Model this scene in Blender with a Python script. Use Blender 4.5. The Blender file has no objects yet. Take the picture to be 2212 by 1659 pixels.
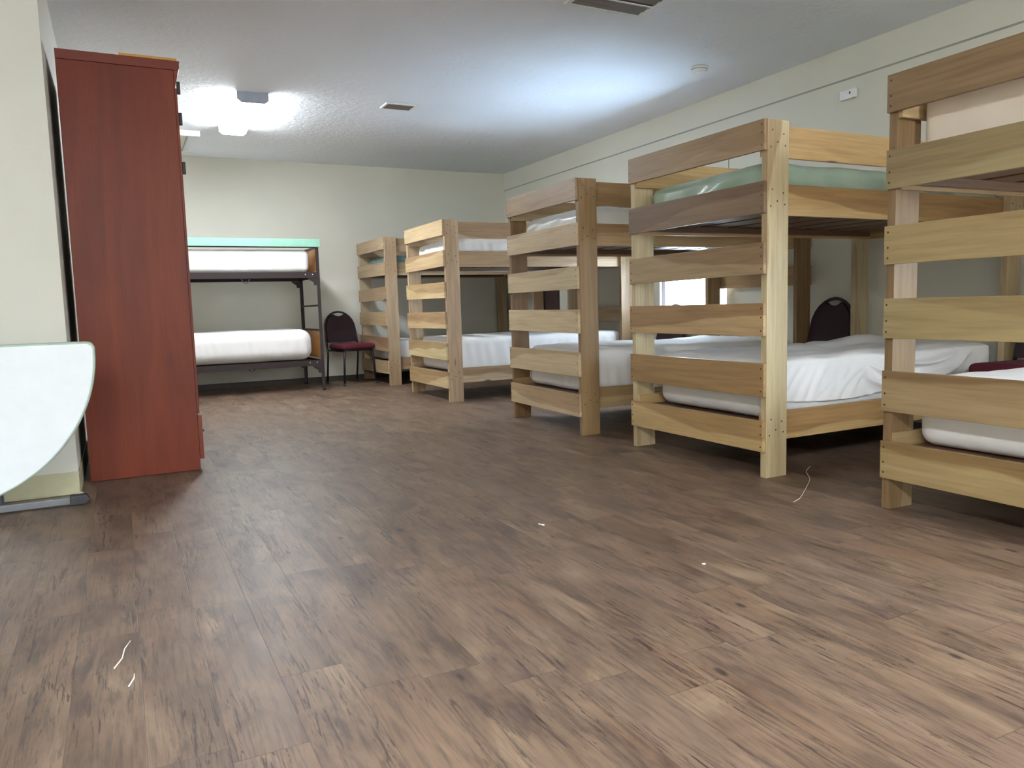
import bpy, bmesh, math, random
from mathutils import Vector, Matrix, noise
random.seed(7)
C = bpy.context.scene.collection

# ------------------------------------------------------------ room numbers
XR, XL, YF, YN, ZC = 4.942, -0.2405, 9.80, -5.0, 2.728
YP = 4.46            # the wall face left of the cabinet
XW = -3.4            # far left wall of the near part of the room
T = 0.14

# ------------------------------------------------------------ node helpers
class G:
    def __init__(s, name):
        s.m = bpy.data.materials.new(name); s.m.use_nodes = True
        s.t = s.m.node_tree; s.n = s.t.nodes; s.n.clear()
        s.out = s.n.new('ShaderNodeOutputMaterial')
        s.b = s.n.new('ShaderNodeBsdfPrincipled')
        s.t.links.new(s.b.outputs[0], s.out.inputs[0])
    def L(s, a, b): s.t.links.new(a, b)
    def put(s, sock, v):
        if isinstance(v, bpy.types.NodeSocket): s.L(v, sock)
        elif v is not None: sock.default_value = v
    def math(s, op, a, b=None, c=None, clamp=False):
        n = s.n.new('ShaderNodeMath'); n.operation = op; n.use_clamp = clamp
        s.put(n.inputs[0], a); s.put(n.inputs[1], b)
        if c is not None: s.put(n.inputs[2], c)
        return n.outputs[0]
    def mix(s, f, a, b, mode='MIX'):
        n = s.n.new('ShaderNodeMix'); n.data_type = 'RGBA'; n.blend_type = mode
        s.put(n.inputs[0], f)
        for i, v in ((6, a), (7, b)):
            if isinstance(v, tuple) and len(v) == 3: v = (*v, 1)
            s.put(n.inputs[i], v)
        return n.outputs[2]
    def obj(s):
        n = s.n.new('ShaderNodeTexCoord'); return n.outputs['Object']
    def sep(s, v):
        n = s.n.new('ShaderNodeSeparateXYZ'); s.L(v, n.inputs[0]); return n.outputs
    def comb(s, x, y, z):
        n = s.n.new('ShaderNodeCombineXYZ')
        for i, v in enumerate((x, y, z)): s.put(n.inputs[i], v)
        return n.outputs[0]
    def vmul(s, v, k):
        n = s.n.new('ShaderNodeVectorMath'); n.operation = 'MULTIPLY'; s.L(v, n.inputs[0]); n.inputs[1].default_value = k
        return n.outputs[0]
    def vadd(s, v, w):
        n = s.n.new('ShaderNodeVectorMath'); n.operation = 'ADD'; s.L(v, n.inputs[0]); s.put(n.inputs[1], w)
        return n.outputs[0]
    def noise(s, v, sc, det=3, rough=.55, dist=0.0):
        n = s.n.new('ShaderNodeTexNoise'); s.L(v, n.inputs['Vector'])
        n.inputs['Scale'].default_value = sc; n.inputs['Detail'].default_value = det
        n.inputs['Roughness'].default_value = rough; n.inputs['Distortion'].default_value = dist
        return n.outputs[0]
    def voro(s, v, sc, rnd=1.0):
        n = s.n.new('ShaderNodeTexVoronoi'); s.L(v, n.inputs['Vector']); n.inputs['Scale'].default_value = sc
        n.inputs['Randomness'].default_value = rnd
        return n.outputs
    def white(s, v):
        n = s.n.new('ShaderNodeTexWhiteNoise'); n.noise_dimensions = '3D'; s.L(v, n.inputs['Vector']); return n.outputs
    def ramp(s, f, *stops):
        n = s.n.new('ShaderNodeValToRGB'); s.L(f, n.inputs[0]); e = n.color_ramp.elements
        while len(e) < len(stops): e.new(.5)
        for i, (p, c) in enumerate(stops):
            e[i].position = p; e[i].color = (*c, 1) if isinstance(c, tuple) else (c, c, c, 1)
        return n.outputs[0]
    def rng(s, v, a, b, c=0.0, d=1.0):
        n = s.n.new('ShaderNodeMapRange'); n.interpolation_type = 'SMOOTHSTEP'; s.L(v, n.inputs[0])
        for i, k in enumerate((a, b, c, d)): n.inputs[i + 1].default_value = k
        return n.outputs[0]
    def bump(s, h, st=.3, d=.01):
        n = s.n.new('ShaderNodeBump'); n.inputs['Strength'].default_value = st; n.inputs['Distance'].default_value = d
        s.L(h, n.inputs['Height']); s.L(n.outputs[0], s.b.inputs['Normal'])
    def base(s, c, rough=.5, metal=0.0, spec=.5):
        if isinstance(c, tuple): c = (*c, 1)
        s.put(s.b.inputs['Base Color'], c); s.put(s.b.inputs['Roughness'], rough)
        s.b.inputs['Metallic'].default_value = metal; s.b.inputs['Specular IOR Level'].default_value = spec
        return s

def srgb(r, g, b):
    return tuple((c / 255 / 12.92 if c / 255 <= .04045 else ((c / 255 + .055) / 1.055) ** 2.4) for c in (r, g, b))

def plain(name, c, rough=.5, metal=0.0, var=.06, sc=14, spec=.5, bump=0.0):
    g = G(name); o = g.obj(); n = g.noise(o, sc, 4)
    dark = tuple(x * (1 - var) for x in c); lite = tuple(min(1, x * (1 + var)) for x in c)
    g.base(g.ramp(n, (.3, dark), (.7, lite)), rough, metal, spec)
    if bump: g.bump(g.noise(o, sc * 6, 3), bump, .002)
    return g.m

def wall_mat(name, c, b=.25):
    g = G(name); o = g.obj()
    n = g.noise(o, 1.3, 3); f = g.noise(o, 140, 3)
    dark = tuple(x * .955 for x in c)
    g.base(g.ramp(n, (.35, dark), (.65, c)), .6, 0, .3)
    g.bump(f, b, .0015)
    return g.m

def ceil_mat():
    g = G('textured_ceiling_paint'); o = g.obj()
    n = g.noise(o, .8, 2)
    g.base(g.ramp(n, (.35, (.80, .825, .87)), (.65, (.84, .865, .91))), .75, 0, .25)
    a = g.noise(o, 38, 4, .6, .4); b = g.rng(g.noise(o, 15, 3, .5, .6), .42, .62)
    g.bump(g.math('ADD', g.math('MULTIPLY', a, .6), b), .4, .0035)
    return g.m

def floor_mat():
    g = G('rustic_vinyl_planks'); o = g.obj(); x, y, z = g.sep(o)
    W, Ln = .1525, .914
    u = g.math('DIVIDE', g.math('SUBTRACT', x, .14), W); row = g.math('FLOOR', u)
    rr = g.white(g.comb(row, 3.7, 1.0))[0]
    v = g.math('ADD', g.math('DIVIDE', y, Ln), rr); col = g.math('FLOOR', v)
    fu = g.math('SUBTRACT', u, row); fv = g.math('SUBTRACT', v, col)
    idw = g.white(g.comb(row, col, 2.0)); idc = idw[1]; idv = idw[0]
    off = g.vmul(idc, (37.0, 53.0, 29.0))
    p = g.vadd(o, off)
    blotch = g.noise(g.vmul(p, (7.0, 2.6, 1.0)), 1.0, 4, .6, .6)
    grain = g.noise(g.vmul(p, (95.0, 5.5, 1.0)), 1.0, 4, .65, .5)
    crack = g.noise(g.vmul(p, (74.0, 5.0, 1.0)), 1.0, 6, .72, 1.3)
    hue = g.noise(g.vmul(p, (4.0, 1.7, 1.0)), 1.0, 2, .5)
    c = g.ramp(blotch, (.25, srgb(92, 77, 69)), (.45, srgb(136, 114, 98)), (.62, srgb(158, 135, 115)), (.8, srgb(188, 166, 142)))
    c = g.mix(g.rng(hue, .45, .7, 0, .35), c, srgb(146, 112, 88))
    c = g.mix(g.rng(g.math('ADD', g.math('MULTIPLY', idv, .55), g.math('MULTIPLY', hue, .45)), .5, .85, 0, .25), c, srgb(112, 100, 98))
    c = g.mix(.75, c, g.ramp(grain, (.32, .44), (.5, .95), (.72, 1.18)), 'MULTIPLY')
    # dark checks that come in patches
    patch = g.rng(g.noise(g.vmul(p, (9.0, 2.0, 1.0)), 1.0, 3), .43, .6)
    ck = g.math('MULTIPLY', g.rng(crack, .40, .475, 1.0, 0.0), patch)
    c = g.mix(g.math('MULTIPLY', ck, .8), c, srgb(62, 46, 42))
    lt = g.math('MULTIPLY', g.rng(crack, .60, .70), g.rng(patch, 0, 1, .55, .05))
    c = g.mix(g.math('MULTIPLY', lt, .45), c, srgb(190, 166, 140))
    # smudges running with the board
    sm = g.rng(g.noise(g.vmul(p, (13.0, 3.0, 1.0)), 1.0, 4, .6, .5), .54, .70)
    c = g.mix(g.math('MULTIPLY', sm, .6), c, srgb(84, 70, 70))
    # knots
    wob = g.noise(g.vmul(p, (22.0, 22.0, 1.0)), 1.0, 2)
    kv = g.voro(g.vadd(g.vmul(p, (6.2, 2.9, 0.0)), g.vmul(g.comb(wob, wob, 0.0), (.06, .04, 0))), 1.0)
    kd = kv[0]; kr = g.sep(kv[1])[0]
    big = g.rng(kr, .25, .3)
    core = g.math('MULTIPLY', g.rng(kd, .045, .09, 1, 0), big)
    halo = g.math('MULTIPLY', g.rng(kd, .07, .24, 1, 0), g.rng(kr, .6, .65))
    c = g.mix(g.math('MULTIPLY', halo, .4), c, srgb(92, 76, 76))
    c = g.mix(g.math('MULTIPLY', core, .8), c, srgb(56, 46, 50))
    c = g.mix(1.0, c, g.ramp(idv, (0.0, (.56, .53, .49)), (1.0, (.69, .655, .605))), 'MULTIPLY')
    # joints
    ju = g.math('MINIMUM', fu, g.math('SUBTRACT', 1.0, fu)); jv = g.math('MINIMUM', fv, g.math('SUBTRACT', 1.0, fv))
    j = g.math('MAXIMUM', g.rng(ju, .002, .011, 1, 0), g.rng(jv, .0006, .0024, 1, 0))
    c = g.mix(g.math('MULTIPLY', j, .38), c, srgb(50, 38, 34))
    g.base(c, g.ramp(grain, (.2, .40), (.8, .52)), 0, .5)
    h = g.math('SUBTRACT', g.math('MULTIPLY', grain, .5), g.math('ADD', j, g.math('MULTIPLY', ck, .5)))
    g.bump(h, .22, .0012)
    return g.m

def board_mat():
    g = G('poplar_board'); o = g.obj()
    oi = g.n.new('ShaderNodeObjectInfo'); rnd = oi.outputs['Random']
    rv = g.comb(g.math('MULTIPLY', rnd, 91.0), g.math('MULTIPLY', rnd, 57.0), g.math('MULTIPLY', rnd, 33.0))
    p = g.vadd(o, rv); x, y, z = g.sep(o)
    low = g.noise(g.vmul(p, (1.1, 1.0, 3.0)), 1.0, 2, .5)
    w2 = g.white(rv)
    r1, r2, r3 = g.sep(w2[1])
    edge = g.math('ADD', g.math('MULTIPLY', z, 9.0), g.math('MULTIPLY', x, g.math('MULTIPLY', g.math('SUBTRACT', r1, .5), 2.4)))
    edge = g.math('ADD', edge, g.math('MULTIPLY', g.math('SUBTRACT', low, .5), 2.2))
    edge = g.math('ADD', edge, g.math('MULTIPLY', g.math('SUBTRACT', r2, .42), 2.2))
    heart = g.rng(edge, -.06, .09)
    fine = g.noise(g.vmul(p, (2.6, 60.0, 60.0)), 1.0, 4, .6, .3)
    band = g.noise(g.vmul(p, (1.3, 14.0, 14.0)), 1.0, 3, .55, .8)
    sap = g.ramp(band, (.3, srgb(186, 163, 124)), (.7, srgb(204, 184, 148)))
    hrt = g.ramp(band, (.3, srgb(148, 120, 84)), (.55, srgb(170, 141, 102)), (.8, srgb(156, 132, 94)))
    c = g.mix(g.math('MULTIPLY', heart, g.rng(r3, .1, .7, .35, 1.0)), sap, hrt)
    c = g.mix(.6, c, g.ramp(fine, (.3, .66), (.55, 1.0), (.8, 1.1)), 'MULTIPLY')
    kv = g.voro(g.vmul(p, (1.6, 7.0, 7.0)), 1.0)
    k = g.math('MULTIPLY', g.rng(kv[0], .03, .10, 1, 0), g.rng(g.sep(kv[1])[0], .8, .82))
    c = g.mix(g.math('MULTIPLY', k, .8), c, srgb(60, 42, 30))
    hs = g.n.new('ShaderNodeHueSaturation'); hs.inputs['Saturation'].default_value = .86; g.L(c, hs.inputs['Color']); c = hs.outputs[0]
    c = g.mix(1.0, c, oi.outputs['Color'], 'MULTIPLY')
    g.base(c, .42, 0, .4)
    g.bump(fine, .12, .001)
    return g.m

def cherry_mat():
    g = G('cherry_laminate'); o = g.obj()
    a = g.noise(g.vmul(o, (9.0, 9.0, .9)), 1.0, 4, .55, 1.2)
    f = g.noise(g.vmul(o, (90.0, 90.0, 4.0)), 1.0, 3, .6)
    c = g.ramp(a, (.3, srgb(96, 34, 13)), (.5, srgb(107, 39, 15)), (.7, srgb(115, 44, 17)))
    c = g.mix(.35, c, g.ramp(f, (.3, .7), (.7, 1.12)), 'MULTIPLY')
    g.base(c, .45, 0, .35); return g.m

def sheet_mat(name, c, rough=.75, sheen=0.0):
    g = G(name); o = g.obj()
    n = g.noise(o, 5, 3); w = g.noise(o, 260, 2)
    g.base(g.ramp(n, (.3, tuple(x * .96 for x in c)), (.7, c)), rough, 0, .3)
    g.bump(w, .12, .001)
    return g.m

def vinyl_mat(name, c, d):
    g = G(name); o = g.obj(); n = g.noise(o, 4, 3)
    g.base(g.ramp(n, (.3, d), (.7, c)), .28, 0, .6)
    g.bump(g.noise(g.vmul(o, (6, 6, 14)), 1.0, 3, .5, 1.0), .25, .01)
    return g.m

def emit_mat(name, c, s):
    g = G(name); e = g.n.new('ShaderNodeEmission'); e.inputs[0].default_value = (*c, 1); e.inputs[1].default_value = s
    g.L(e.outputs[0], g.out.inputs[0]); return g.m

def glass_mat():
    g = G('window_glass'); t = g.n.new('ShaderNodeBsdfTransparent'); gl = g.n.new('ShaderNodeBsdfGlossy')
    gl.inputs['Roughness'].default_value = .02
    m = g.n.new('ShaderNodeMixShader'); m.inputs[0].default_value = .06; g.L(t.outputs[0], m.inputs[1]); g.L(gl.outputs[0], m.inputs[2])
    g.L(m.outputs[0], g.out.inputs[0]); return g.m

M = dict(
    wall=wall_mat('cream_green_wall_paint', srgb(212, 210, 198)),
    ceiling=ceil_mat(), floor=floor_mat(), board=board_mat(), cherry=cherry_mat(),
    cherry_edge=plain('cherry_edge_band', srgb(106, 37, 15), .35),
    cove=plain('cream_cove_base', srgb(186, 180, 148), .5),
    darkbase=plain('dark_cove_base', srgb(66, 58, 52), .5),
    seam=plain('grey_wall_seam', srgb(150, 152, 142), .6),
    sheet=sheet_mat('white_cotton_sheet', srgb(232, 230, 228)),
    cream=sheet_mat('cream_quilted_cover', srgb(226, 212, 196)),
    plastic_cover=vinyl_mat('white_plastic_cover', srgb(225, 225, 222), srgb(208, 208, 204)),
    green=vinyl_mat('pale_green_vinyl', srgb(166, 186, 168), srgb(148, 170, 152)),
    teal=vinyl_mat('grey_teal_vinyl', srgb(122, 152, 150), srgb(104, 134, 134)),
    steel=plain('dark_brown_steel', srgb(42, 29, 29), .5, .1),
    mint=plain('mint_painted_wood', srgb(136, 184, 162), .5),
    orange=plain('varnished_tan_panel', srgb(160, 112, 62), .4, var=.15, sc=4),
    black=plain('black_tube', srgb(30, 28, 32), .35, .2),
    burg=plain('burgundy_fabric', srgb(92, 28, 44), .9, var=.15, sc=60, bump=.3),
    burg2=plain('dark_burgundy_vinyl_back', srgb(38, 15, 24), .7, var=.15, sc=60),
    table=plain('white_blow_moulded_plastic', srgb(228, 233, 236), .45, var=.02, bump=.12),
    rim=plain('pale_table_rim', srgb(178, 196, 180), .4),
    grey=plain('grey_steel_tube', srgb(122, 124, 130), .35, .5),
    rubber=plain('dark_rubber', srgb(48, 50, 54), .6),
    white=plain('white_painted_metal', srgb(220, 220, 216), .45),
    endplate=plain('grey_end_plate', srgb(165, 172, 186), .45),
    plastic=plain('white_plastic', srgb(228, 228, 228), .4),
    vent_dark=plain('dark_louvre_metal', srgb(122, 110, 100), .6),  # one tone for louvres and backing, darker than the frame
    ventwhite=plain('off_white_grille', srgb(226, 226, 222), .5),
    card=plain('tan_cardboard', srgb(190, 142, 74), .7),
    hatch=plain('beige_hatch_panel', srgb(206, 202, 186), .6),
    paper=plain('white_paper', srgb(235, 230, 220), .7),
    dark=plain('near_black', srgb(22, 18, 20), .5),
    panel=plain('dark_stained_panel', srgb(60, 46, 44), .5, var=.2, sc=5),
    glass=glass_mat(), frame=plain('white_vinyl_frame', srgb(214, 208, 220), .4),
    lens=emit_mat('lit_acrylic_lens', (.90, .95, 1.0), 27.0),
    lens_near=emit_mat('lit_acrylic_lens_bright', (.95, .985, 1.0), 44.0),
    lens_off=plain('unlit_acrylic', srgb(225, 225, 220), .3),
    ground=plain('pale_concrete', srgb(214, 214, 212), .8),
    screw=plain('dark_screw', srgb(44, 34, 28), .5),
)

# ------------------------------------------------------------ mesh helpers
def add_box(bm, x0, x1, y0, y1, z0, z1, mi=0):
    vs = [bm.verts.new((x, y, z)) for x in (x0, x1) for y in (y0, y1) for z in (z0, z1)]
    for f in ((0, 1, 3, 2), (4, 6, 7, 5), (0, 4, 5, 1), (2, 3, 7, 6), (0, 2, 6, 4), (1, 5, 7, 3)):
        bm.faces.new([vs[i] for i in f]).material_index = mi

def add_tube(bm, pts, r, seg=10, mi=0, closed=False):
    pts = [Vector(p) for p in pts]; n = len(pts); rings = []; up = None
    for i, p in enumerate(pts):
        a = pts[i - 1] if (i > 0 or closed) else p; b = pts[(i + 1) % n] if (i < n - 1 or closed) else p
        t = (b - a).normalized()
        if up is None:
            up = Vector((0, 0, 1)) if abs(t.z) < .9 else Vector((1, 0, 0))
        s = t.cross(up)
        if s.length < 1e-5: s = t.cross(Vector((0, 1, 0)))
        s.normalize(); up = s.cross(t).normalized()
        rings.append([bm.verts.new(p + (s * math.cos(k * 2 * math.pi / seg) + up * math.sin(k * 2 * math.pi / seg)) * r) for k in range(seg)])
    for i in range(n if closed else n - 1):
        A, B = rings[i], rings[(i + 1) % n]
        for k in range(seg):
            f = bm.faces.new((A[k], A[(k + 1) % seg], B[(k + 1) % seg], B[k])); f.material_index = mi; f.smooth = True
    if not closed:
        bm.faces.new(rings[0][::-1]).material_index = mi; bm.faces.new(rings[-1]).material_index = mi

def add_prism(bm, poly, y0, y1, mi=0, axis='y', smooth=False):
    """poly: list of (a, b); extruded along axis."""
    def P(a, b, d): return (a, d, b) if axis == 'y' else ((d, a, b) if axis == 'x' else (a, b, d))
    A = [bm.verts.new(P(a, b, y0)) for a, b in poly]; B = [bm.verts.new(P(a, b, y1)) for a, b in poly]
    bm.faces.new(A).material_index = mi; bm.faces.new(B[::-1]).material_index = mi
    n = len(poly)
    for i in range(n):
        f = bm.faces.new((A[i], B[i], B[(i + 1) % n], A[(i + 1) % n])); f.material_index = mi; f.smooth = smooth

def add_cyl(bm, c, r, h, axis='z', seg=24, mi=0):
    d = dict(x=Vector((1, 0, 0)), y=Vector((0, 1, 0)), z=Vector((0, 0, 1)))[axis]
    add_tube(bm, [Vector(c), Vector(c) + d * h], r, seg, mi)

def obj(name, bm, mats, parent=None, loc=(0, 0, 0), rot=(0, 0, 0), bevel=0.0, seg=2):
    if bevel:
        bmesh.ops.recalc_face_normals(bm, faces=bm.faces); bm.normal_update()
        es = [e for e in bm.edges if len(e.link_faces) == 2 and e.calc_face_angle(0) > .6 and e.calc_length() > bevel * 3]
        bmesh.ops.bevel(bm, geom=es, offset=bevel, segments=seg, affect='EDGES', profile=.6, clamp_overlap=True)
    bmesh.ops.recalc_face_normals(bm, faces=bm.faces)
    me = bpy.data.meshes.new(name); bm.to_mesh(me); bm.free()
    for m in (mats if isinstance(mats, (list, tuple)) else [mats]): me.materials.append(M[m])
    o = bpy.data.objects.new(name, me); C.objects.link(o)
    o.location = loc; o.rotation_euler = rot
    if parent: o.parent = parent
    return o

def box(name, mats, x0, x1, y0, y1, z0, z1, parent=None, bevel=0.0, origin=None):
    bm = bmesh.new()
    ox, oy, oz = origin if origin else ((0, 0, 0) if parent is None else (0, 0, 0))
    add_box(bm, x0 - ox, x1 - ox, y0 - oy, y1 - oy, z0 - oz, z1 - oz)
    return obj(name, bm, mats, parent, (ox, oy, oz), bevel=bevel)

def thing(name, label, cat, loc=(0, 0, 0), rz=0.0, group=None):
    o = bpy.data.objects.new(name, None); C.objects.link(o); o.empty_display_size = .1
    o.location = loc; o.rotation_euler = (0, 0, rz); return tag(o, label, cat, group)

def tag(o, label, cat, group=None):
    o['label'] = label; o['category'] = cat
    if group: o['group'] = group
    return o

def struct(o): o['kind'] = 'structure'; return o

def dup(root, loc, rz, label, group=None):
    r = root.copy(); C.objects.link(r); r.location = loc; r.rotation_euler = (0, 0, rz); r['label'] = label
    if group: r['group'] = group
    for ch in list(root.children):
        c = ch.copy(); C.objects.link(c); c.parent = r
        for g_ in list(ch.children):
            d = g_.copy(); C.objects.link(d); d.parent = c
    return r

# ------------------------------------------------------------ the setting
struct(box('floor', 'floor', XW - T, XR + T, YN - T, YF + T, -.12, 0))
struct(box('ceiling', 'ceiling', XW - T, XR + T, YN - T, YF + T, ZC, ZC + .15))
struct(box('wall_far', 'wall', XL, XR + T, YF, YF + T, 0, ZC))
struct(box('wall_near', 'wall', XW - T, XR + T, YN - T, YN, 0, ZC))
struct(box('wall_side', 'wall', XW - T, XW, YN, YP, 0, ZC))
struct(box('wall_left', 'wall', XW - T, XL, YP, YF + T, 0, ZC))
WY0, WY1, WZ0, WZ1 = 5.36, 6.335, .80, 1.34
W2Y0, W2Y1, W2Z1 = -3.0, -.4, 2.15
bm = bmesh.new()
ys = [YN, W2Y0, W2Y1, WY0, WY1, YF]
for i in range(5):
    if i in (1, 3):
        add_box(bm, XR, XR + T, ys[i], ys[i + 1], 0, WZ0); add_box(bm, XR, XR + T, ys[i], ys[i + 1], WZ1 if i == 3 else W2Z1, ZC)
    else: add_box(bm, XR, XR + T, ys[i], ys[i + 1], 0, ZC)
struct(obj('wall_right', bm, 'wall'))
# thin dark seam that runs the length of the right wall, and one short upright seam
struct(box('trim_1', 'seam', XR - .004, XR - .0003, YN, YF - .001, 2.492, 2.504))
struct(box('trim_2', 'seam', XR - .003, XR - .0003, 5.335, 5.341, 1.70, 2.20))
# vinyl cove bases
bm = bmesh.new()
add_box(bm, XW + .0, XL - .0003, YP - .006, YP - .0003, .0003, .115)
add_box(bm, XL + .0003, XL + .006, YP - .006, YF - .001, .0003, .115)
add_box(bm, XL - .004, XL + .006, YP - .006, YP - .0003, .0003, .115)
add_box(bm, XW, XL + .016, YP - .016, YP - .006, .0003, .008)
struct(obj('baseboard_left', bm, 'cove', bevel=.002, seg=1))
struct(box('baseboard_far', 'darkbase', XL + .01, XR - .01, YF - .006, YF - .0003, .0003, .06))

def window(name, y0, y1, z1):
    z0 = WZ0; f = .045; xa, xb = XR + .035, XR + .095
    bm = bmesh.new()
    add_box(bm, xa, xb, y0 + .001, y0 + f, z0 + .001, z1 - .001); add_box(bm, xa, xb, y1 - f, y1 - .001, z0 + .001, z1 - .001)
    add_box(bm, xa, xb, y0 + f, y1 - f, z0 + .001, z0 + f); add_box(bm, xa, xb, y0 + f, y1 - f, z1 - f, z1 - .001)
    w = struct(obj(name, bm, 'frame'))
    struct(box('window_sill', 'frame', XR - .02, XR + .034, y0 + .001, y1 - .001, z0 + .0005, z0 + .018, w))
    struct(box('window_pane', 'glass', XR + .06, XR + .066, y0 + f, y1 - f, z0 + f, z1 - f, w))
window('window_1', WY0, WY1, WZ1)
window('added_window', W2Y0, W2Y1, W2Z1)  # unseen window, added and enlarged to throw cool daylight onto the ceiling
g_ = box('ground_outside', 'ground', XR + T + .01, XR + 12, YN - 8, YF + 8, -.35, -.3)
struct(g_)

# ------------------------------------------------------------ bunk beds
def board(name, parent, length, width, thick, loc, rot=(0, 0, 0), tint=(1, 1, 1), screws=(), bev=.0025):
    """long axis = local x, thickness = local y (front face at -thick/2), width = local z"""
    bm = bmesh.new(); add_box(bm, -length / 2, length / 2, -thick / 2, thick / 2, -width / 2, width / 2)
    es = list(bm.edges)
    bmesh.ops.bevel(bm, geom=es, offset=bev, segments=2, affect='EDGES', profile=.6)
    for sx, sz in screws:
        add_cyl(bm, (sx, -thick / 2 - .0006, sz), .0042, .001, 'y', 10, 1)
    o = obj(name, bm, ['board', 'screw'], parent, loc, rot)
    o.color = (*tint, 1)
    return o

PI = math.pi
SL = [(1.75, 1.604), (1.458, 1.305), (1.162, 1.009), (.872, .71), (.577, .41), (.288, .132)]
def bunk_bed(x, y, w, H, r, label, tints, wall_boards, jit, prev=None):
    L = 2.092
    t = thing('bunk_bed', label, 'bunk bed', (x, y, 0), r, 'wooden bunk beds along the right wall')
    k = H / 1.75; rd = random.Random(int(x * 1000 + y * 77))
    def tv(base, a=.05):
        q = 1 + rd.uniform(-a, a); return tuple(b * q * (1 + rd.uniform(-.02, .02)) for b in base)
    # posts: broad face looks along y
    pw, pt = .14, .038
    sides = [(0, 0, 'n'), (0, 1, 'f'), (1, 0, 'n'), (1, 1, 'f')]
    for ex, fy, q in sides:
        cx = pw / 2 if ex == 0 else L - pw / 2
        cy = pt / 2 if fy == 0 else w - pt / 2
        sc = []
        if fy == 0:
            for zc in (1.655 * k, 1.375 * k, .25):
                for dx, dz in ((-.035, .03), (.038, .045), (-.045, -.025), (.005, -.01), (.048, -.035)):
                    sc.append((zc + dz - H / 2, dx))
        # rotate so local x -> world z
        o = board('post', t, H, pw, pt, (cx, cy, H / 2), (0, -PI / 2, 0), tv(tints['post']), sc)
    # ladder end rungs, facing the aisle
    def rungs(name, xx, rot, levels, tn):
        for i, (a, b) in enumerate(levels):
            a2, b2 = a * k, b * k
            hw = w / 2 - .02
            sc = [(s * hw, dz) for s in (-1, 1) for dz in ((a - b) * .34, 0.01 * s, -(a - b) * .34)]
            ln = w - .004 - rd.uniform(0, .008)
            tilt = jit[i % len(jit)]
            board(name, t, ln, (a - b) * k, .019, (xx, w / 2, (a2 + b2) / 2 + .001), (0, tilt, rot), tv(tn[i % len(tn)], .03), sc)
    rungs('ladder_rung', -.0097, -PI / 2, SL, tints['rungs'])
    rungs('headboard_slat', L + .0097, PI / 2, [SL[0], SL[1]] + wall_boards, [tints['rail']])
    # side rails between the posts, screwed to their inner faces
    for fy in (0, 1):
        for (a, b) in ((1.735, 1.58), (1.455, 1.302), (.325, .178)):
            yy = pt + .0095 if fy == 0 else w - pt - .0095
            board('side_rail', t, L - .012, (a - b) * k, .019, (L / 2, yy, (a + b) / 2 * k), (0, rd.uniform(-.0015, .0015), 0 if fy == 0 else PI), tv(tints['rail']))
    # decks: ledgers and cross slats
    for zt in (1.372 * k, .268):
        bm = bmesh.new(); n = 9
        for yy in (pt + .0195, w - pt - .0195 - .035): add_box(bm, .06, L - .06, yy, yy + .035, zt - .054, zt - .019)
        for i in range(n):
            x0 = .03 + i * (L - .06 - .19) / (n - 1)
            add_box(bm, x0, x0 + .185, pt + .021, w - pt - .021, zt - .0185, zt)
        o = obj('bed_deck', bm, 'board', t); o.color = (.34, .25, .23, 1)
    return t

LIGHT = (1.02, 1.02, 1.06)
bunks = {}
def B(i, *a): bunks[i] = (a, bunk_bed(*a))
B(1, 2.7907, 8.6463, 1.094, 1.729, .0012, 'farthest pale wooden bunk bed, in the corner beside the maroon chair, grey-teal upper mattress',
  dict(post=(.84, .78, .74), rail=(.88, .82, .76), rungs=[(.88, .82, .76), (.92, .88, .8), (.8, .7, .62), (.82, .72, .6), (.68, .56, .5), (.9, .84, .74)]), [], [0, .01, -.01])
B(2, 2.7366, 6.682, 1.119, 1.707, -.0167, 'light wooden bunk bed second from the far corner, white mattress in both berths',
  dict(post=(.92, .84, .8), rail=(.95, .88, .84), rungs=[(1.0, .9, .76), (.96, .86, .72), (1.08, .98, .78), (1.0, .88, .72), (1.0, .96, .82), (1.04, 1.0, .84)]), [SL[3]], [.004, -.006])
B(3, 2.7528, 4.3767, 1.082, 1.720, -.0248, 'middle wooden bunk bed with brown corner post and pale rungs, before the window',
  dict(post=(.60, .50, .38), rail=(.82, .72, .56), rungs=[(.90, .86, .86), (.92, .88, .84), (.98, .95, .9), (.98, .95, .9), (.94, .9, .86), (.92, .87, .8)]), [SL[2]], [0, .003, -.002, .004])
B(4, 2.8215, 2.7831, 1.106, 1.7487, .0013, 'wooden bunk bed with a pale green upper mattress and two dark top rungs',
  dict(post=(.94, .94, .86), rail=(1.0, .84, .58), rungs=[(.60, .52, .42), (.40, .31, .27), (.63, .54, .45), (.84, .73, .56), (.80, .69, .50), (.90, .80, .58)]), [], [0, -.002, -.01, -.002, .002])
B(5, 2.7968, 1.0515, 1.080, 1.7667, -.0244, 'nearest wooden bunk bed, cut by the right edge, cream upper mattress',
  dict(post=(.62, .56, .46), rail=(.84, .76, .6), rungs=[(.48, .40, .32), (.60, .57, .45), (.65, .60, .44), (.63, .58, .44), (.59, .53, .41), (.68, .61, .44)]), [], [0, .002, -.002])

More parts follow.
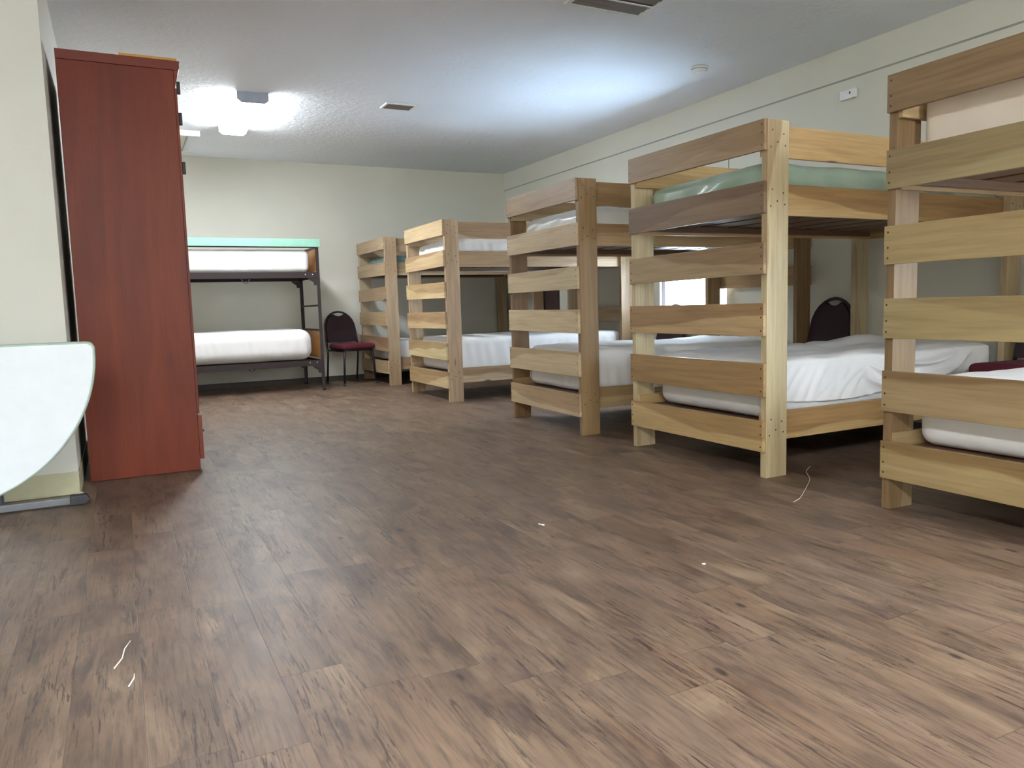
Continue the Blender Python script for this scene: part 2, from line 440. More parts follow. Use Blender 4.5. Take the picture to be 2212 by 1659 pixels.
# mattresses -------------------------------------------------------------
def soft_box(name, sx, sy, sz, rad, disp, mat, nx=120, ny=56, nz=16):
    """closed rounded box centred in x/y, resting on z=0; disp(p, n) -> vector"""
    bm = bmesh.new(); idx = {}
    hx, hy, hz = sx / 2, sy / 2, sz / 2
    def V(i, j, k):
        key = (i, j, k)
        if key in idx: return idx[key]
        def warp(t, n, h, r):      # denser near the ends
            u = t / n * 2 - 1
            return h * math.copysign(abs(u) ** .8, u) if n > 20 else h * u
        p = Vector((warp(i, nx, hx, rad), warp(j, ny, hy, rad), hz * (k / nz * 2 - 1)))
        q = Vector((max(-hx + rad, min(hx - rad, p.x)), max(-hy + rad, min(hy - rad, p.y)), max(-hz + rad, min(hz - rad, p.z))))
        d = p - q
        if d.length > 1e-6:
            nrm = d.normalized(); 
            if rad > 0: p = q + nrm * min(rad, d.length if d.length < rad else rad)
        else: nrm = Vector((0, 0, 1))
        a = Vector((p.x / hx, p.y / hy, p.z / hz)); 
        side = Vector((0, 0, 0))
        m = max(abs(a.x), abs(a.y), abs(a.z))
        if d.length <= 1e-6:
            if abs(a.z) == m: nrm = Vector((0, 0, math.copysign(1, a.z)))
        p2 = p + disp(p, nrm)
        p2.z = max(p2.z, -hz)
        idx[key] = bm.verts.new(p2 + Vector((0, 0, hz))); return idx[key]
    def F(a, b, c, d):
        try: f = bm.faces.new((a, b, c, d)); f.smooth = True
        except ValueError: pass
    for i in range(nx):
        for j in range(ny):
            for k in (0, nz): F(V(i, j, k), V(i + 1, j, k), V(i + 1, j + 1, k), V(i, j + 1, k))
    for i in range(nx):
        for k in range(nz):
            for j in (0, ny): F(V(i, j, k), V(i + 1, j, k), V(i + 1, j, k + 1), V(i, j, k + 1))
    for j in range(ny):
        for k in range(nz):
            for i in (0, nx): F(V(i, j, k), V(i, j + 1, k), V(i, j + 1, k + 1), V(i, j, k + 1))
    return bm

def N(x, y, z): return noise.noise(Vector((x, y, z)))
def wr_sheet(seed, amp=.004, hz=.1, sag=0.0, sideamp=1.0):
    def f(p, n):
        up = max(0, n.z); sd = 1 - abs(n.z)
        v = N(p.x * 2 + seed, p.y * 2, seed) * amp * 1.2
        v += up * amp * (abs(N(p.x * 5 + p.y * 7, p.x * 1.5 - p.y * 2 + seed, seed)) - .3) * 1.5
        v += sd * sideamp * amp * (N((p.x + p.y) * 16 + p.z * 3, p.z * 2, seed) * 1.1 + max(0, N((p.x - p.z * .7) * 9, p.y * 9, seed + 5)) * .9)
        # small ridge right at the top edge
        v -= up * sd * amp * .6 * (1 + N(p.x * 40, p.y * 40, seed))
        d = n * v
        d.z += -sag * up * (1 - min(1, abs(p.x) / 1.0) ** 2)
        return d
    return f
def wr_vinyl(seed, amp=.012):
    def f(p, n):
        cr = 1 - abs(N(p.x * 3.2 + p.z * 5 + p.y * 2.5, seed, p.z * 1.2 + p.y)) * 3.2
        up = max(0, n.z); sd = 1 - abs(n.z)
        a = p.x * 1.0 + p.z * 1.8 + p.y * .7
        v = amp * (abs(N(a * 5.5, seed, p.z * 2)) * 2 - .4) * (sd * 1.0 + up * .35)
        v += amp * .6 * N(p.x * 3, p.y * 3, seed)
        v += amp * 1.3 * max(0, cr) ** 2 * sd
        d = n * v; d.z += up * amp * 1.2 * N(p.x * 2.3 + seed, p.y * 2, 1)
        return d
    return f

MG = 'mattresses on the wooden bunks'
def mattress(i, z, sz, label, mat, disp, rad=.05, x0=.10, x1=2.0, y0=.078, name='mattress', group=MG):
    (x, y, w, H, r, *_), t = bunks[i]
    sx = x1 - x0; sy = w - 2 * y0
    bm = soft_box(name, sx, sy, sz, rad, disp, mat)
    c, s = math.cos(r), math.sin(r); lx, ly = (x0 + x1) / 2, w / 2
    o = obj(name, bm, mat, None, (x + lx * c - ly * s, y + lx * s + ly * c, z), (0, 0, r))
    return tag(o, label, 'mattress', group)
up = lambda i: 1.372 * bunks[i][0][3] / 1.75 + .006
lo = .274
mattress(1, up(1), .165, 'grey-teal vinyl mattress in the upper berth of the farthest wooden bunk', 'teal', wr_vinyl(3.3, .008))
mattress(1, lo, .25, 'white-sheeted mattress in the lower berth of the farthest wooden bunk', 'sheet', wr_sheet(8.1, .01))
mattress(2, up(2), .20, 'white-sheeted upper mattress of the second bunk from the far corner', 'sheet', wr_sheet(1.7, .009, sideamp=1.6), .05)
mattress(2, lo, .325, 'thick white-sheeted lower mattress of the second bunk from the far corner', 'sheet', wr_sheet(4.4, .006), .05)
mattress(3, up(3), .20, 'white upper mattress in the middle bunk that has the brown corner post', 'plastic_cover', wr_vinyl(6.2, .007), .075)
mattress(3, lo, .305, 'loosely sheeted white lower mattress of the middle bunk before the window', 'sheet', wr_sheet(2.9, .010), .06)
mattress(4, up(4), .195, 'pale green vinyl upper mattress with shiny creases', 'green', wr_vinyl(9.7, .010), .05)
mattress(4, lo, .295, 'lower mattress under the rumpled sheet, below the pale green mattress', 'sheet', wr_sheet(5.5, .006), .07, y0=.115)
mattress(5, up(5), .30, 'thick cream quilted upper mattress of the nearest bunk', 'cream', wr_sheet(7.3, .003), .03)
mattress(5, lo, .285, 'white-sheeted lower mattress of the nearest bunk, at the right edge', 'sheet', wr_sheet(3.1, .005), .06)

# rumpled sheet thrown over the lower mattress of the bunk with the green mattress
def sheet4():
    (x, y, w, H, r, *_), t = bunks[4]
    x0, x1 = .088, 1.97; zt = lo + .295; y_near, y_far = .108, w - .108
    path = []                                 # (y, z, s) cross-section from the far side over the top and down the near side
    path += [(y_far + .016, zt - .20 + .04 * q) for q in range(4)]
    nt = 34
    for q in range(nt + 1):
        u = q / nt; path.append((y_far - .02 - (y_far - y_near - .04) * u, zt + .012))
    ns = 26
    for q in range(1, ns + 1):
        u = q / ns; path.append((y_near - .002 - .006 * min(1, u * 6), zt + .006 - .232 * u))
    nx = 210; bm = bmesh.new(); rows = []
    for i in range(nx + 1):
        X = x0 + (x1 - x0) * i / nx; row = []
        for j, (py, pz) in enumerate(path):
            top = 4 <= j <= 4 + nt; ns_ = j > 4 + nt
            yy, zz = py, pz
            if top:
                u = (j - 4) / nt
                zz += .010 * abs(N(X * 3 + u * 2.2, u * 5 - X, 2.2)) * 2 + .006 * N(X * 9 + u * 14, u * 3, 6)
                zz += .035 * math.exp(-((u - .25) / .12) ** 2) * math.exp(-((X - 1.62) / .35) ** 2)
                zz += .014 * math.exp(-((u - .62 + .2 * X) / .06) ** 2)
                zz -= .012 * max(0, (u - .93) / .07) ** 2
                kf = min(1, max(0, (X - .10) / .16)); kf = kf * kf * (3 - 2 * kf)
                zz = zt + .010 + (zz - zt - .010) * kf - .05 * (1 - min(1, (X - .088) / .05)) ** 2
            elif ns_:
                u = (j - 4 - nt) / ns
                # swags hanging between two gathered points
                a, b = .80, 1.80; q = (X - a) / (b - a)
                sw = 4 * q * (1 - q) if 0 < q < 1 else 0
                ph = (u - .62 * sw) * 17 + .8 * N(X * 2.2, u * 2, 4)
                f = max(0, math.sin(ph)) ** 1.6 * min(1, u * 5) * (1 if 0 < q < 1 else 0) * min(1, 5 * max(0, min(q, 1 - q)) + .15)
                f2 = abs(N(X * 13 + u * 2.5, u * 1.6, 9)) * 1.4 * (1.0 if q < .05 else .35)
                g2 = math.exp(-((X - .80 - .28 * (u - .3)) / .05) ** 2)
                yy -= .062 * f * (.55 + .45 * math.sin(X * 5 + 1)) + .011 * f2 * (1.9 if X > b else 1.0) * min(1, u * 3) + .014 * g2 * math.sin(u * PI) 
                yy = max(yy, .020 if .16 < X < 1.93 and u < .93 else .0605)
                zz += .014 * N(X * 4, 0, 3) * u * u + .012 * math.sin(X * 7) * u ** 3
                zz = max(zz, .338 + .0 * u)
            row.append(bm.verts.new((X, yy, zz)))
        rows.append(row)
    for i in range(nx):
        for j in range(len(path) - 1):
            f = bm.faces.new((rows[i][j], rows[i + 1][j], rows[i + 1][j + 1], rows[i][j + 1])); f.smooth = True
    o = obj('bed_sheet', bm, 'sheet', None, (x, y, 0), (0, 0, r))
    md = o.modifiers.new('thickness', 'SOLIDIFY'); md.thickness = .0018; md.offset = 0
    tag(o, 'rumpled white sheet hanging in folds over the lower berth below the green mattress', 'bed sheet')
sheet4()

# ------------------------------------------------------------ steel bunk on the far wall
def steel_bunk():
    x0, x1, y0, y1 = .03, 2.045, 8.72, 9.66; H = 1.61
    t = thing('steel_bunk_bed', 'dark brown steel bunk bed with a mint guard board against the far wall', 'bunk bed', (x0, y0, 0))
    X, Y = x1 - x0, y1 - y0; a = .035
    for px in (0, X):
        for py in (0, Y):
            sx = 1 if px == 0 else -1; sy = 1 if py == 0 else -1
            bm = bmesh.new()     # angle iron leg
            add_box(bm, *sorted((px, px + sx * a)), *sorted((py, py + sy * .005)), 0.006, H)
            add_box(bm, *sorted((px, px + sx * .005)), *sorted((py + sy * .005, py + sy * a)), 0.006, H)
            leg = obj('leg', bm, 'steel', t)
            bm = bmesh.new(); add_cyl(bm, (px + sx * .014, py + sy * .014, 0.0), .02, .02, 'z', 14); obj('foot_cap', bm, 'black', leg)
    for z in (1.27, .285):
        for py, sy in ((0, 1), (Y, -1)):
            bm = bmesh.new()
            add_box(bm, a * .2, X - a * .2, *sorted((py - sy * .004, py - sy * .0005)), z, z + .062)
            add_box(bm, a * .2, X - a * .2, *sorted((py - sy * .004, py + sy * .034)), z - .004, z)
            if py == 0:
                for dx in (-.16, -.08):
                    add_cyl(bm, (X + dx, py - .006, z + .035), .006, .003, 'y', 10, 1)
            o = obj('side_rail', bm, ['steel', 'plastic'], t)
            for ex, s in ((a, 1), (X - a, -1)):     # gusset brackets under the rail ends
                bm = bmesh.new()
                pts = [(ex, z - .005), (ex + s * .10, z - .005), (ex + s * .075, z - .03), (ex + s * .04, z - .05), (ex + s * .03, z - .085), (ex, z - .085)]
                add_prism(bm, pts, py + sy * .001, py + sy * .006)
                obj('corner_bracket', bm, 'steel', t)
        for px, sx in ((0, 1), (X, -1)):
            bm = bmesh.new(); add_box(bm, *sorted((px + sx * .006, px + sx * .012)), .01, Y - .01, z, z + .055); obj('end_rail', bm, 'steel', t)
        bm = bmesh.new()        # link spring deck
        for i in range(26):
            xx = .08 + i * (X - .16) / 25; add_box(bm, xx - .002, xx + .002, .04, Y - .04, z + .034, z + .038)
        for i in range(12):
            yy = .06 + i * (Y - .12) / 11; add_box(bm, .05, X - .05, yy - .002, yy + .002, z + .038, z + .042)
        obj('spring_deck', bm, 'steel', t)
    for px, sx in ((0, 1), (X, -1)):
        for z0, z1 in ((1.345, 1.60), (.36, .67)):
            bm = bmesh.new(); add_box(bm, *sorted((px + sx * .008, px + sx * .018)), .04, Y - .04, z0, z1); o = obj('end_panel', bm, 'orange', t); o['label'] = 'varnished tan wooden end panel'
            bm = bmesh.new(); add_box(bm, *sorted((px + sx * .004, px + sx * .026)), .005, Y - .005, z1, z1 + .02); obj('crossbar', bm, 'steel', t)
        bm = bmesh.new(); add_tube(bm, [(px + sx * .016, .006, .958), (px + sx * .016, Y - .006, .958)], .011, 10); obj('crossbar', bm, 'steel', t)
    bm = bmesh.new(); add_box(bm, -.01, X + .015, -.024, -.005, 1.608, 1.694)
    o = obj('guard_board', bm, 'mint', t, bevel=.003); o['label'] = 'mint green painted guard board'
    bm = bmesh.new(); add_box(bm, 0, X, -.004, .018, 1.598, 1.61); obj('top_rail', bm, 'steel', t)
    bm = bmesh.new()
    hx = 1.25 - x0
    add_tube(bm, [(hx - .05, .01, 1.268), (hx - .035, .005, 1.235), (hx, 0, 1.215), (hx + .03, .0, 1.235), (hx + .045, .01, 1.27)], .006, 8)
    obj('spring_hook', bm, 'steel', t)
    bm = bmesh.new(); add_tube(bm, [(hx - .03, .01, .282), (hx, .0, .262), (hx + .04, .01, .282)], .009, 8); obj('spring_hook', bm, 'steel', t)
    for z, h, lb, sd in ((1.335, .245, 'white-sheeted upper mattress of the steel bunk on the far wall', 2.0), (.350, .345, 'plump white-sheeted lower mattress of the steel bunk on the far wall', 6.0)):
        bm = soft_box('mattress', 1.86, .88, h, .05 if h < .3 else .12, wr_sheet(sd, .005), 'sheet')
        o = obj('mattress', bm, 'sheet', None, (1.01, 9.19, z)); tag(o, lb, 'mattress', 'mattresses on the steel bunk')
steel_bunk()

# ------------------------------------------------------------ banquet chairs
def make_chair(label, loc, rz):
    """front faces -y, origin on the floor under the seat centre"""
    t = thing('banquet_chair', label, 'chair', loc, rz, 'maroon banquet chairs')
    # seat cushion
    def d(p, n):
        k = 1 - .10 * max(0, (p.y + .05) / .2)
        return Vector((p.x * (k - 1), 0, .012 * max(0, n.z) * (1 - (p.x / .22) ** 2)))
    bm = soft_box('seat', .44, .42, .065, .03, d, 'burg', 24, 24, 6); obj('seat', bm, 'burg', t, (0, -.01, .425))
    bm = bmesh.new(); add_box(bm, -.19, .19, -.19, .17, .405, .424); obj('seat_pan', bm, 'black', t, bevel=.004)
    # arched back: tube
    def arch(z):     # lean back with height
        return .195 + (z - .44) * .20
    zb, R, zc = .50, .205, .675
    pts = []
    for s in (0, 1):
        pass
    path = [(-.212, .44), (-.210, .56)]
    for q in range(0, 13):
        a = PI - q * PI / 12; path.append((R * math.cos(a), zc + (.205) * math.sin(a)))
    path += [(.210, .56), (.212, .44)]
    bm = bmesh.new(); add_tube(bm, [(px, arch(pz), pz) for px, pz in path], .012, 10); obj('back_frame', bm, 'black', t)
    # padded back with a scooped hand hole at its top
    out = [(-.198, .505), (-.198, zc)]
    for q in range(1, 12):
        a = PI - q * PI / 12; X_, Z_ = .192 * math.cos(a), zc + .190 * math.sin(a)
        if abs(X_) < .085: continue
        out.append((X_, Z_))
    scoop = [(-.075, .850), (-.05, .833), (-.02, .826), (.02, .826), (.05, .833), (.075, .850)]
    left = [p for p in out if p[0] < 0]; right = [p for p in out if p[0] > 0] + [(.198, zc), (.198, .505)]
    poly = left + scoop + right
    bm = bmesh.new(); n = len(poly)
    A = [bm.verts.new((a, arch(b) - .024, b)) for a, b in poly]; Bv = [bm.verts.new((a, arch(b) + .014, b)) for a, b in poly]
    bm.faces.new(A); bm.faces.new(Bv[::-1])
    for i in range(n): bm.faces.new((A[i], Bv[i], Bv[(i + 1) % n], A[(i + 1) % n]))
    obj('backrest', bm, 'burg2', t, bevel=.008, seg=3)
    # legs: front pair, rear pair running on from the back tube
    for s in (-1, 1):
        bm = bmesh.new(); add_tube(bm, [(s * .175, -.15, .412), (s * .19, -.185, .39), (s * .215, -.205, .012)], .0115, 10)
        l = obj('leg', bm, 'black', t)
        bm = bmesh.new(); add_cyl(bm, (s * .216, -.2055, 0), .016, .025, 'z', 12); obj('leg_cap', bm, 'rubber', l)
        bm = bmesh.new(); add_tube(bm, [(s * .212, .195, .45), (s * .208, .19, .36), (s * .205, .245, .012)], .0115, 10)
        l = obj('leg', bm, 'black', t)
        bm = bmesh.new(); add_cyl(bm, (s * .205, .2455, 0), .016, .025, 'z', 12); obj('leg_cap', bm, 'rubber', l)
        bm = bmesh.new(); add_tube(bm, [(s * .18, -.16, .408), (s * .205, .19, .408)], .010, 8); obj('seat_bar', bm, 'black', t)
    return t
ch = make_chair('maroon round-backed chair between the steel bunk and the corner bunk', (2.505, 9.27, 0), math.radians(14))
dup(ch, (4.59, 4.108, 0), math.radians(-90), 'dark round-backed chair at the wall seen above the rumpled sheet').scale = (.92, 1, 1)
low = dup(ch, (4.57, 5.97, 0), math.radians(-90), 'maroon chair below the bright window, mostly hidden by the beds')
low.scale = (1, 1, .972)
dup(ch, (4.53, 2.50, 0), math.radians(-92), 'maroon chair by the wall at the right edge of the picture')
tag(box('wall_panel', 'panel', 4.912, 4.936, 8.34, 8.93, 0, 1.22), 'dark narrow panel standing at the wall beyond the middle bunk', 'panel')

# ------------------------------------------------------------ cherry cabinet
def cabinet():
    x0, x1, y0, y1, H = -.198, .362, 4.72, 5.62, 2.235
    t = thing('storage_cabinet', 'tall cherry-red cabinet standing by the left wall', 'cabinet', (x0, y0, 0))
    X, Y = x1 - x0, y1 - y0
    P_ = lambda n, m, *b, bevel=.0015: (lambda bm: (add_box(bm, *b), obj(n, bm, m, t, bevel=bevel))[1])(bmesh.new())
    P_('side_panel', 'cherry', 0, X, 0, .02, 0.002, H); P_('side_panel', 'cherry', 0, X, Y - .02, Y, 0.002, H)
    P_('back_panel', 'cherry', 0, .008, .02, Y - .02, .05, H); P_('bottom_panel', 'cherry', .008, X - .02, .02, Y - .02, .05, .07)
    P_('plinth', 'cherry', X - .06, X - .045, .02, Y - .02, 0.002, .05)
    P_('top_panel', 'cherry', 0, X, .02, Y - .02, H - .02, H)
    bm = bmesh.new()      # moulded cornice with a coved underside toward the front
    prof = [(0, H + .001), (X + .028, H + .001), (X + .033, H + .012), (X + .033, H + .034), (X + .036, H + .05), (0, H + .05)]
    add_prism(bm, prof, -.004, Y + .004); obj('cornice', bm, 'cherry_edge', t, bevel=.001, seg=1)
    bm = bmesh.new()
    add_prism(bm, [(X + .002, H - .09), (X + .006, H - .09), (X + .028, H + .0005), (X + .002, H + .0005)], .0, Y); obj('crown_moulding', bm, 'cherry', t)
    for k in (0, 1):
        a, b = (.002 + k * Y / 2, Y / 2 - .002 + k * Y / 2)
        dr = P_('door', 'cherry', X + .001, X + .014, a, b, .33, H - .095)
        hy = a + .012 if k == 0 else b - .03
        for zz in (2.145, 1.978, 1.712):
            bm = bmesh.new(); add_box(bm, X + .014, X + .032, hy - .01, hy + .008, zz - .034, zz + .034)
            h = obj('hinge', bm, 'dark', dr, bevel=.004); h['label'] = 'small dark metal bracket'
        bm = bmesh.new(); yy = Y / 2 + (-.04 if k == 0 else .04)
        add_tube(bm, [(X + .014, yy, 1.0), (X + .04, yy, 1.01), (X + .04, yy, 1.12), (X + .014, yy, 1.13)], .005, 8)
        obj('door_handle', bm, 'dark', dr)
    dw = P_('drawer', 'cherry_edge', X + .001, X + .024, .001, Y - .002, .065, .318)
    for yy in (.25, .65):
        bm = bmesh.new(); add_tube(bm, [(X + .024, yy - .05, .2), (X + .045, yy - .05, .2), (X + .045, yy + .05, .2), (X + .024, yy + .05, .2)], .005, 8); obj('drawer_handle', bm, 'dark', dw)
cabinet()
o = box('cardboard_sheet', 'card', .10, .385, 4.725, 5.3, 2.287, 2.301, bevel=.003)
tag(o, 'thin tan sheet of cardboard lying on top of the tall cabinet', 'cardboard')

# ------------------------------------------------------------ folded half-round table
def table():
    t = thing('folding_table', 'white round folding table folded in half, standing on its grey foot bar', 'folding table', (-.80, 4.08, 0))
    R = .69; zt = .785
    def half(y0, y1, nm):
        poly = [(-R, zt - .03), (-R + .012, zt - .004), (-R + .04, zt), (R - .04, zt), (R - .012, zt - .004), (R, zt - .03)]
        pts = [(R * math.cos(a), zt - .045 + (-(R) * math.sin(a)) * 1.0) for a in [PI * q / 56 for q in range(1, 56)]]
        bm = bmesh.new(); add_prism(bm, poly + pts, y0, y1)
        bmesh.ops.recalc_face_normals(bm, faces=bm.faces); bm.normal_update()
        es = [e for e in bm.edges if e.calc_face_angle(0) > .6]
        bmesh.ops.bevel(bm, geom=es, offset=.016, segments=4, affect='EDGES', profile=.5, clamp_overlap=True)
        bm.normal_update()
        for f in bm.faces: f.material_index = 1 if abs(f.normal.y) < .97 else 0
        return obj(nm, bm, ['table', 'rim'], t)
    half(-.012, .033, 'tabletop'); half(.042, .087, 'tabletop')
    bm = bmesh.new(); add_box(bm, -.58, -.50, .0, .075, zt + .0005, zt + .006); add_box(bm, .20, .28, .0, .075, zt + .0005, zt + .006); obj('hinge', bm, 'grey', t)
    # leg frame: uprights and the foot bar with its end caps
    for y in (.115, ):
        bm = bmesh.new(); add_box(bm, -.545, .585, y - .02, y + .02, .006, .042); fb = obj('foot_bar', bm, 'grey', t, bevel=.006, seg=3)
        for s, xx in ((-1, -.545), (1, .585)):
            bm = bmesh.new(); add_prism(bm, [(xx + s * -.055, 0.001), (xx + s * .012, 0.001), (xx + s * .03, .02), (xx + s * .018, .046), (xx + s * -.055, .048)], y - .026, y + .026)
            obj('end_cap', bm, 'rubber', fb, bevel=.006, seg=2)
        for xx in (-.25, .25):
            bm = bmesh.new(); add_tube(bm, [(xx, y, .035), (xx, y, .70)], .016, 12); obj('leg', bm, 'grey', t)
        bm = bmesh.new(); add_tube(bm, [(-.25, y, .62), (.25, y, .62)], .012, 10); obj('stretcher', bm, 'grey', t)
table()

# ------------------------------------------------------------ ceiling and wall fittings
def ceiling_light(loc, label):
    t = thing('ceiling_light', label, 'ceiling light', loc, 0, 'fluorescent ceiling lights')
    bm = bmesh.new(); add_box(bm, -.09, .09, -.64, .64, -.02, -.0005); obj('housing', bm, 'white', t)
    prof = [(-.125, -.022), (-.118, -.06), (-.09, -.082), (.09, -.082), (.118, -.06), (.125, -.022)]
    bm = bmesh.new(); add_prism(bm, prof, -.635, .635); obj('diffuser', bm, 'lens', t)
    for s in (-1, 1):
        bm = bmesh.new(); add_prism(bm, [(-.128, -.0005), (-.128, -.06), (-.095, -.086), (.095, -.086), (.128, -.06), (.128, -.0005)], *sorted((s * .636, s * .652)))
        obj('end_plate', bm, 'endplate', t)
    return t
cl = ceiling_light((1.13, 7.50, ZC), 'glaring fluorescent ceiling light above the far end of the aisle')
near_lens = [c for c in cl.children if c.name == 'diffuser'][0].data.copy(); near_lens.materials[0] = M['lens_near']
dup(cl, (-1.15, -1.0, ZC), 0, 'fluorescent ceiling light behind the viewpoint on the left')
dup(cl, (2.7, -1.4, ZC), 0, 'fluorescent ceiling light behind the viewpoint on the right')
dup(cl, (-1.15, -3.6, ZC), 0, 'added unseen fluorescent ceiling light farthest behind the viewpoint on the left')  # extra out-of-view fixture, added to lift the near room's brightness
dup(cl, (2.2, -3.9, ZC), 0, 'added unseen fluorescent ceiling light farthest behind the viewpoint on the right')  # its right-hand counterpart, likewise added as fill behind the camera
for o in list(C.objects):
    if o.name.startswith('diffuser.'):        # emission of the unseen near lamps raised to brighten the foreground
        o.data = near_lens

def vent(name, loc, sx, sy, label, n, along='y', two=False):
    t = thing(name, label, 'ceiling vent', loc)
    bm = bmesh.new(); f = .03 if two else .02; add_box(bm, -sx, -sx + f, -sy, sy, -.014, -.0005); add_box(bm, sx - f, sx, -sy, sy, -.014, -.0005)
    add_box(bm, -sx + f, sx - f, -sy, -sy + f, -.014, -.0005); add_box(bm, -sx + f, sx - f, sy - f, sy, -.014, -.0005)
    obj('frame', bm, 'ventwhite', t, bevel=.003)
    bm = bmesh.new(); add_box(bm, -sx + f, sx - f, -sy + f, sy - f, -.003, -.0006); obj('backing', bm, 'vent_dark', t)
    m = 6 if two else n
    for i in range(n):
        yy = -sy + f + (i + .5) * (2 * sy - 2 * f) / n; h = (sy - f) / n * .75
        bm = bmesh.new()
        add_prism(bm, [(yy - h, -.004), (yy - h + .002, -.004), (yy + h, -.013), (yy + h - .002, -.013)], -sx + f, sx - f, axis='x'); obj('louvre', bm, 'vent_dark', t)
    if two:
        bm = bmesh.new()
        for q in (-1, 1): add_box(bm, -sx + f, sx - f, q * sy * .38 - .008, q * sy * .38 + .008, -.0165, -.0135)
        obj('divider', bm, 'ventwhite', t)
vent('ceiling_vent', (2.40, 6.84, ZC), .145, .10, 'small two-tone ceiling vent between the light and the smoke detector', 5)
vent('return_grille', (2.835, 3.90, ZC), .28, .29, 'large louvred ceiling grille cut by the top edge', 9, two=True)

t = thing('smoke_detector', 'round white smoke detector on the ceiling near the right wall', 'smoke detector', (4.228, 4.90, ZC))
bm = bmesh.new()
def lathe(bm, prof, seg=36, mi=0):
    rings = [[bm.verts.new((r * math.cos(2 * PI * k / seg), r * math.sin(2 * PI * k / seg), z)) for k in range(seg)] for r, z in prof]
    for A, B_ in zip(rings, rings[1:]):
        for k in range(seg):
            f = bm.faces.new((A[k], A[(k + 1) % seg], B_[(k + 1) % seg], B_[k])); f.smooth = True; f.material_index = mi
    bm.faces.new(rings[-1]); bm.faces.new(rings[0][::-1])
lathe(bm, [(.07, -.0005), (.07, -.012), (.066, -.018)]); obj('mounting_ring', bm, 'plastic', t)
bm = bmesh.new(); lathe(bm, [(.060, -.0185), (.060, -.034), (.052, -.046), (.02, -.049)]); obj('detector_body', bm, 'plastic', t)

t = thing('wall_sensor', 'small white box with a dark keyhole high on the right wall', 'sensor box', (XR, 4.065, 2.38))
bm = bmesh.new(); add_box(bm, -.032, -.0005, -.068, .068, -.034, .034); obj('housing', bm, 'plastic', t, bevel=.006, seg=3)
bm = bmesh.new(); add_box(bm, -.0345, -.0325, -.030, -.020, -.004, .014); obj('keyhole', bm, 'dark', t)

t = thing('ceiling_hatch', 'pale ceiling hatch with a white lip just right of the cabinet', 'ceiling hatch', (.50, 8.95, ZC))
bm = bmesh.new(); add_box(bm, -.36, .36, -.50, -.46, -.055, -.0005); add_box(bm, -.36, .36, .46, .50, -.03, -.0005)
add_box(bm, -.36, -.33, -.46, .46, -.03, -.0005); obj('hatch_frame', bm, 'ventwhite', t, bevel=.003)
bm = bmesh.new(); add_box(bm, -.33, .25, -.46, .46, -.02, -.0005); obj('hatch_panel', bm, 'hatch', t)
bm = bmesh.new(); add_box(bm, .25, .262, -.46, .46, -.024, -.0005); obj('hatch_edge', bm, 'seam', t)

# ------------------------------------------------------------ litter on the floor
bm = bmesh.new(); P4 = [(3.213, 2.856), (3.10, 2.78), (2.99, 2.66), (2.86, 2.56), (2.746, 2.479), (2.66, 2.42), (2.585, 2.387)]
def crom(P):
    P = [P[0]] + P + [P[-1]]; out = []
    for i in range(1, len(P) - 2):
        for q in range(8):
            t_ = q / 8; a, b, c_, d_ = P[i - 1], P[i], P[i + 1], P[i + 2]
            out.append(tuple(.5 * ((2 * b[k]) + (-a[k] + c_[k]) * t_ + (2 * a[k] - 5 * b[k] + 4 * c_[k] - d_[k]) * t_ ** 2 + (-a[k] + 3 * b[k] - 3 * c_[k] + d_[k]) * t_ ** 3) for k in (0, 1)))
    return out + [P[-1]]
add_tube(bm, [(a, b, .0014) for a, b in crom(P4)], .0012, 6)
tag(obj('thread', bm, 'paper'), 'thin white thread curling on the floor beside the green-mattress bunk', 'thread')
def scrap(pts, label, h=.0012):
    bm = bmesh.new(); add_tube(bm, [(a, b, h) for a, b in pts], h, 6)
    tag(obj('paper_scrap', bm, 'paper'), label, 'scrap', 'white scraps on the floor')
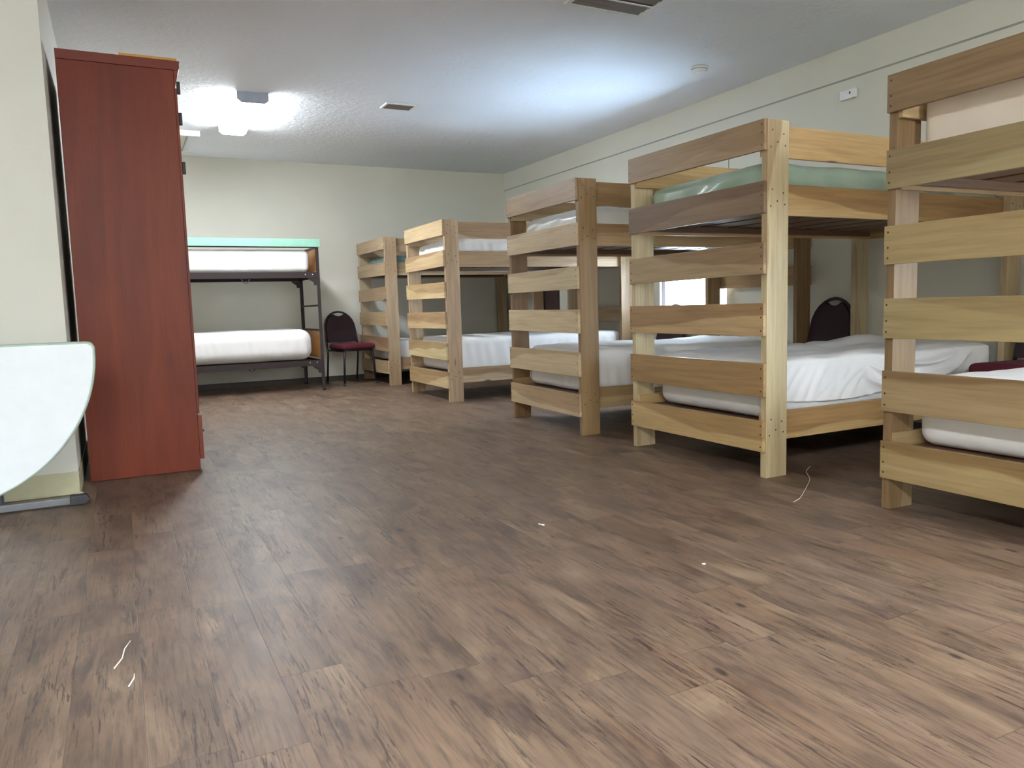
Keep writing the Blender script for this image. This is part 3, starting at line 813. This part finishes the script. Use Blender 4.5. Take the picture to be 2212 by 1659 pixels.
scrap([(-.035, 2.31), (-.05, 2.26), (-.056, 2.20), (-.074, 2.146)], 'longest thin white sliver on the floor at lower left', .0018)
scrap([(-.029, 2.085), (-.030, 2.06), (-.042, 2.02)], 'short white sliver just below the long one at lower left', .0018)
scrap([(1.47, 2.69), (1.482, 2.665)], 'tiny white fleck near the middle of the floor', .003)
scrap([(1.708, 1.972), (1.717, 1.966)], 'tiny white fleck right of the floor centre, nearer the front', .003)

# ------------------------------------------------------------ daylight and camera
W = bpy.data.worlds.new('daylight'); bpy.context.scene.world = W; W.use_nodes = True
bg = W.node_tree.nodes['Background']; bg.inputs[0].default_value = (.68, .84, 1.0, 1); bg.inputs[1].default_value = 12.0
def win_light(yc, wy, power):
    L = bpy.data.lights.new('window_daylight', 'AREA'); L.shape = 'RECTANGLE'; L.size = wy; L.size_y = 1.0; L.energy = power; L.color = (.50, .74, 1.0)
    o = bpy.data.objects.new('window_daylight', L); C.objects.link(o)
    o.location = (XR + .80, yc, .0)
    d = Vector((-1, 0, .85)); o.rotation_euler = d.to_track_quat('-Z', 'Y').to_euler()
win_light((WY0 + WY1) / 2 + .2, 1.8, 150)

S = bpy.context.scene
cam = bpy.data.cameras.new('camera'); co = bpy.data.objects.new('camera', cam); C.objects.link(co); S.camera = co
cam.sensor_fit = 'HORIZONTAL'; cam.sensor_width = 36; cam.lens = 1655.615 / 2212 * 36; cam.clip_start = .05; cam.clip_end = 100
R_ = Vector((0.88988573, -0.45530746, -0.02825777)); U_ = Vector((0.0714151, 0.07786315, 0.99440294)); F_ = Vector((0.45055884, 0.88692302, -0.10180513))
m = Matrix((R_, U_, -F_)).transposed().to_4x4(); m.translation = Vector((0, 0, .89593)); co.matrix_world = m
S.view_settings.view_transform = 'Standard'; S.view_settings.look = 'None'; S.view_settings.gamma = 1; S.view_settings.use_curve_mapping = False
S.view_settings.exposure = 1.68
S.cycles.max_bounces = 8; S.cycles.diffuse_bounces = 5
S.cycles.sample_clamp_indirect = 8
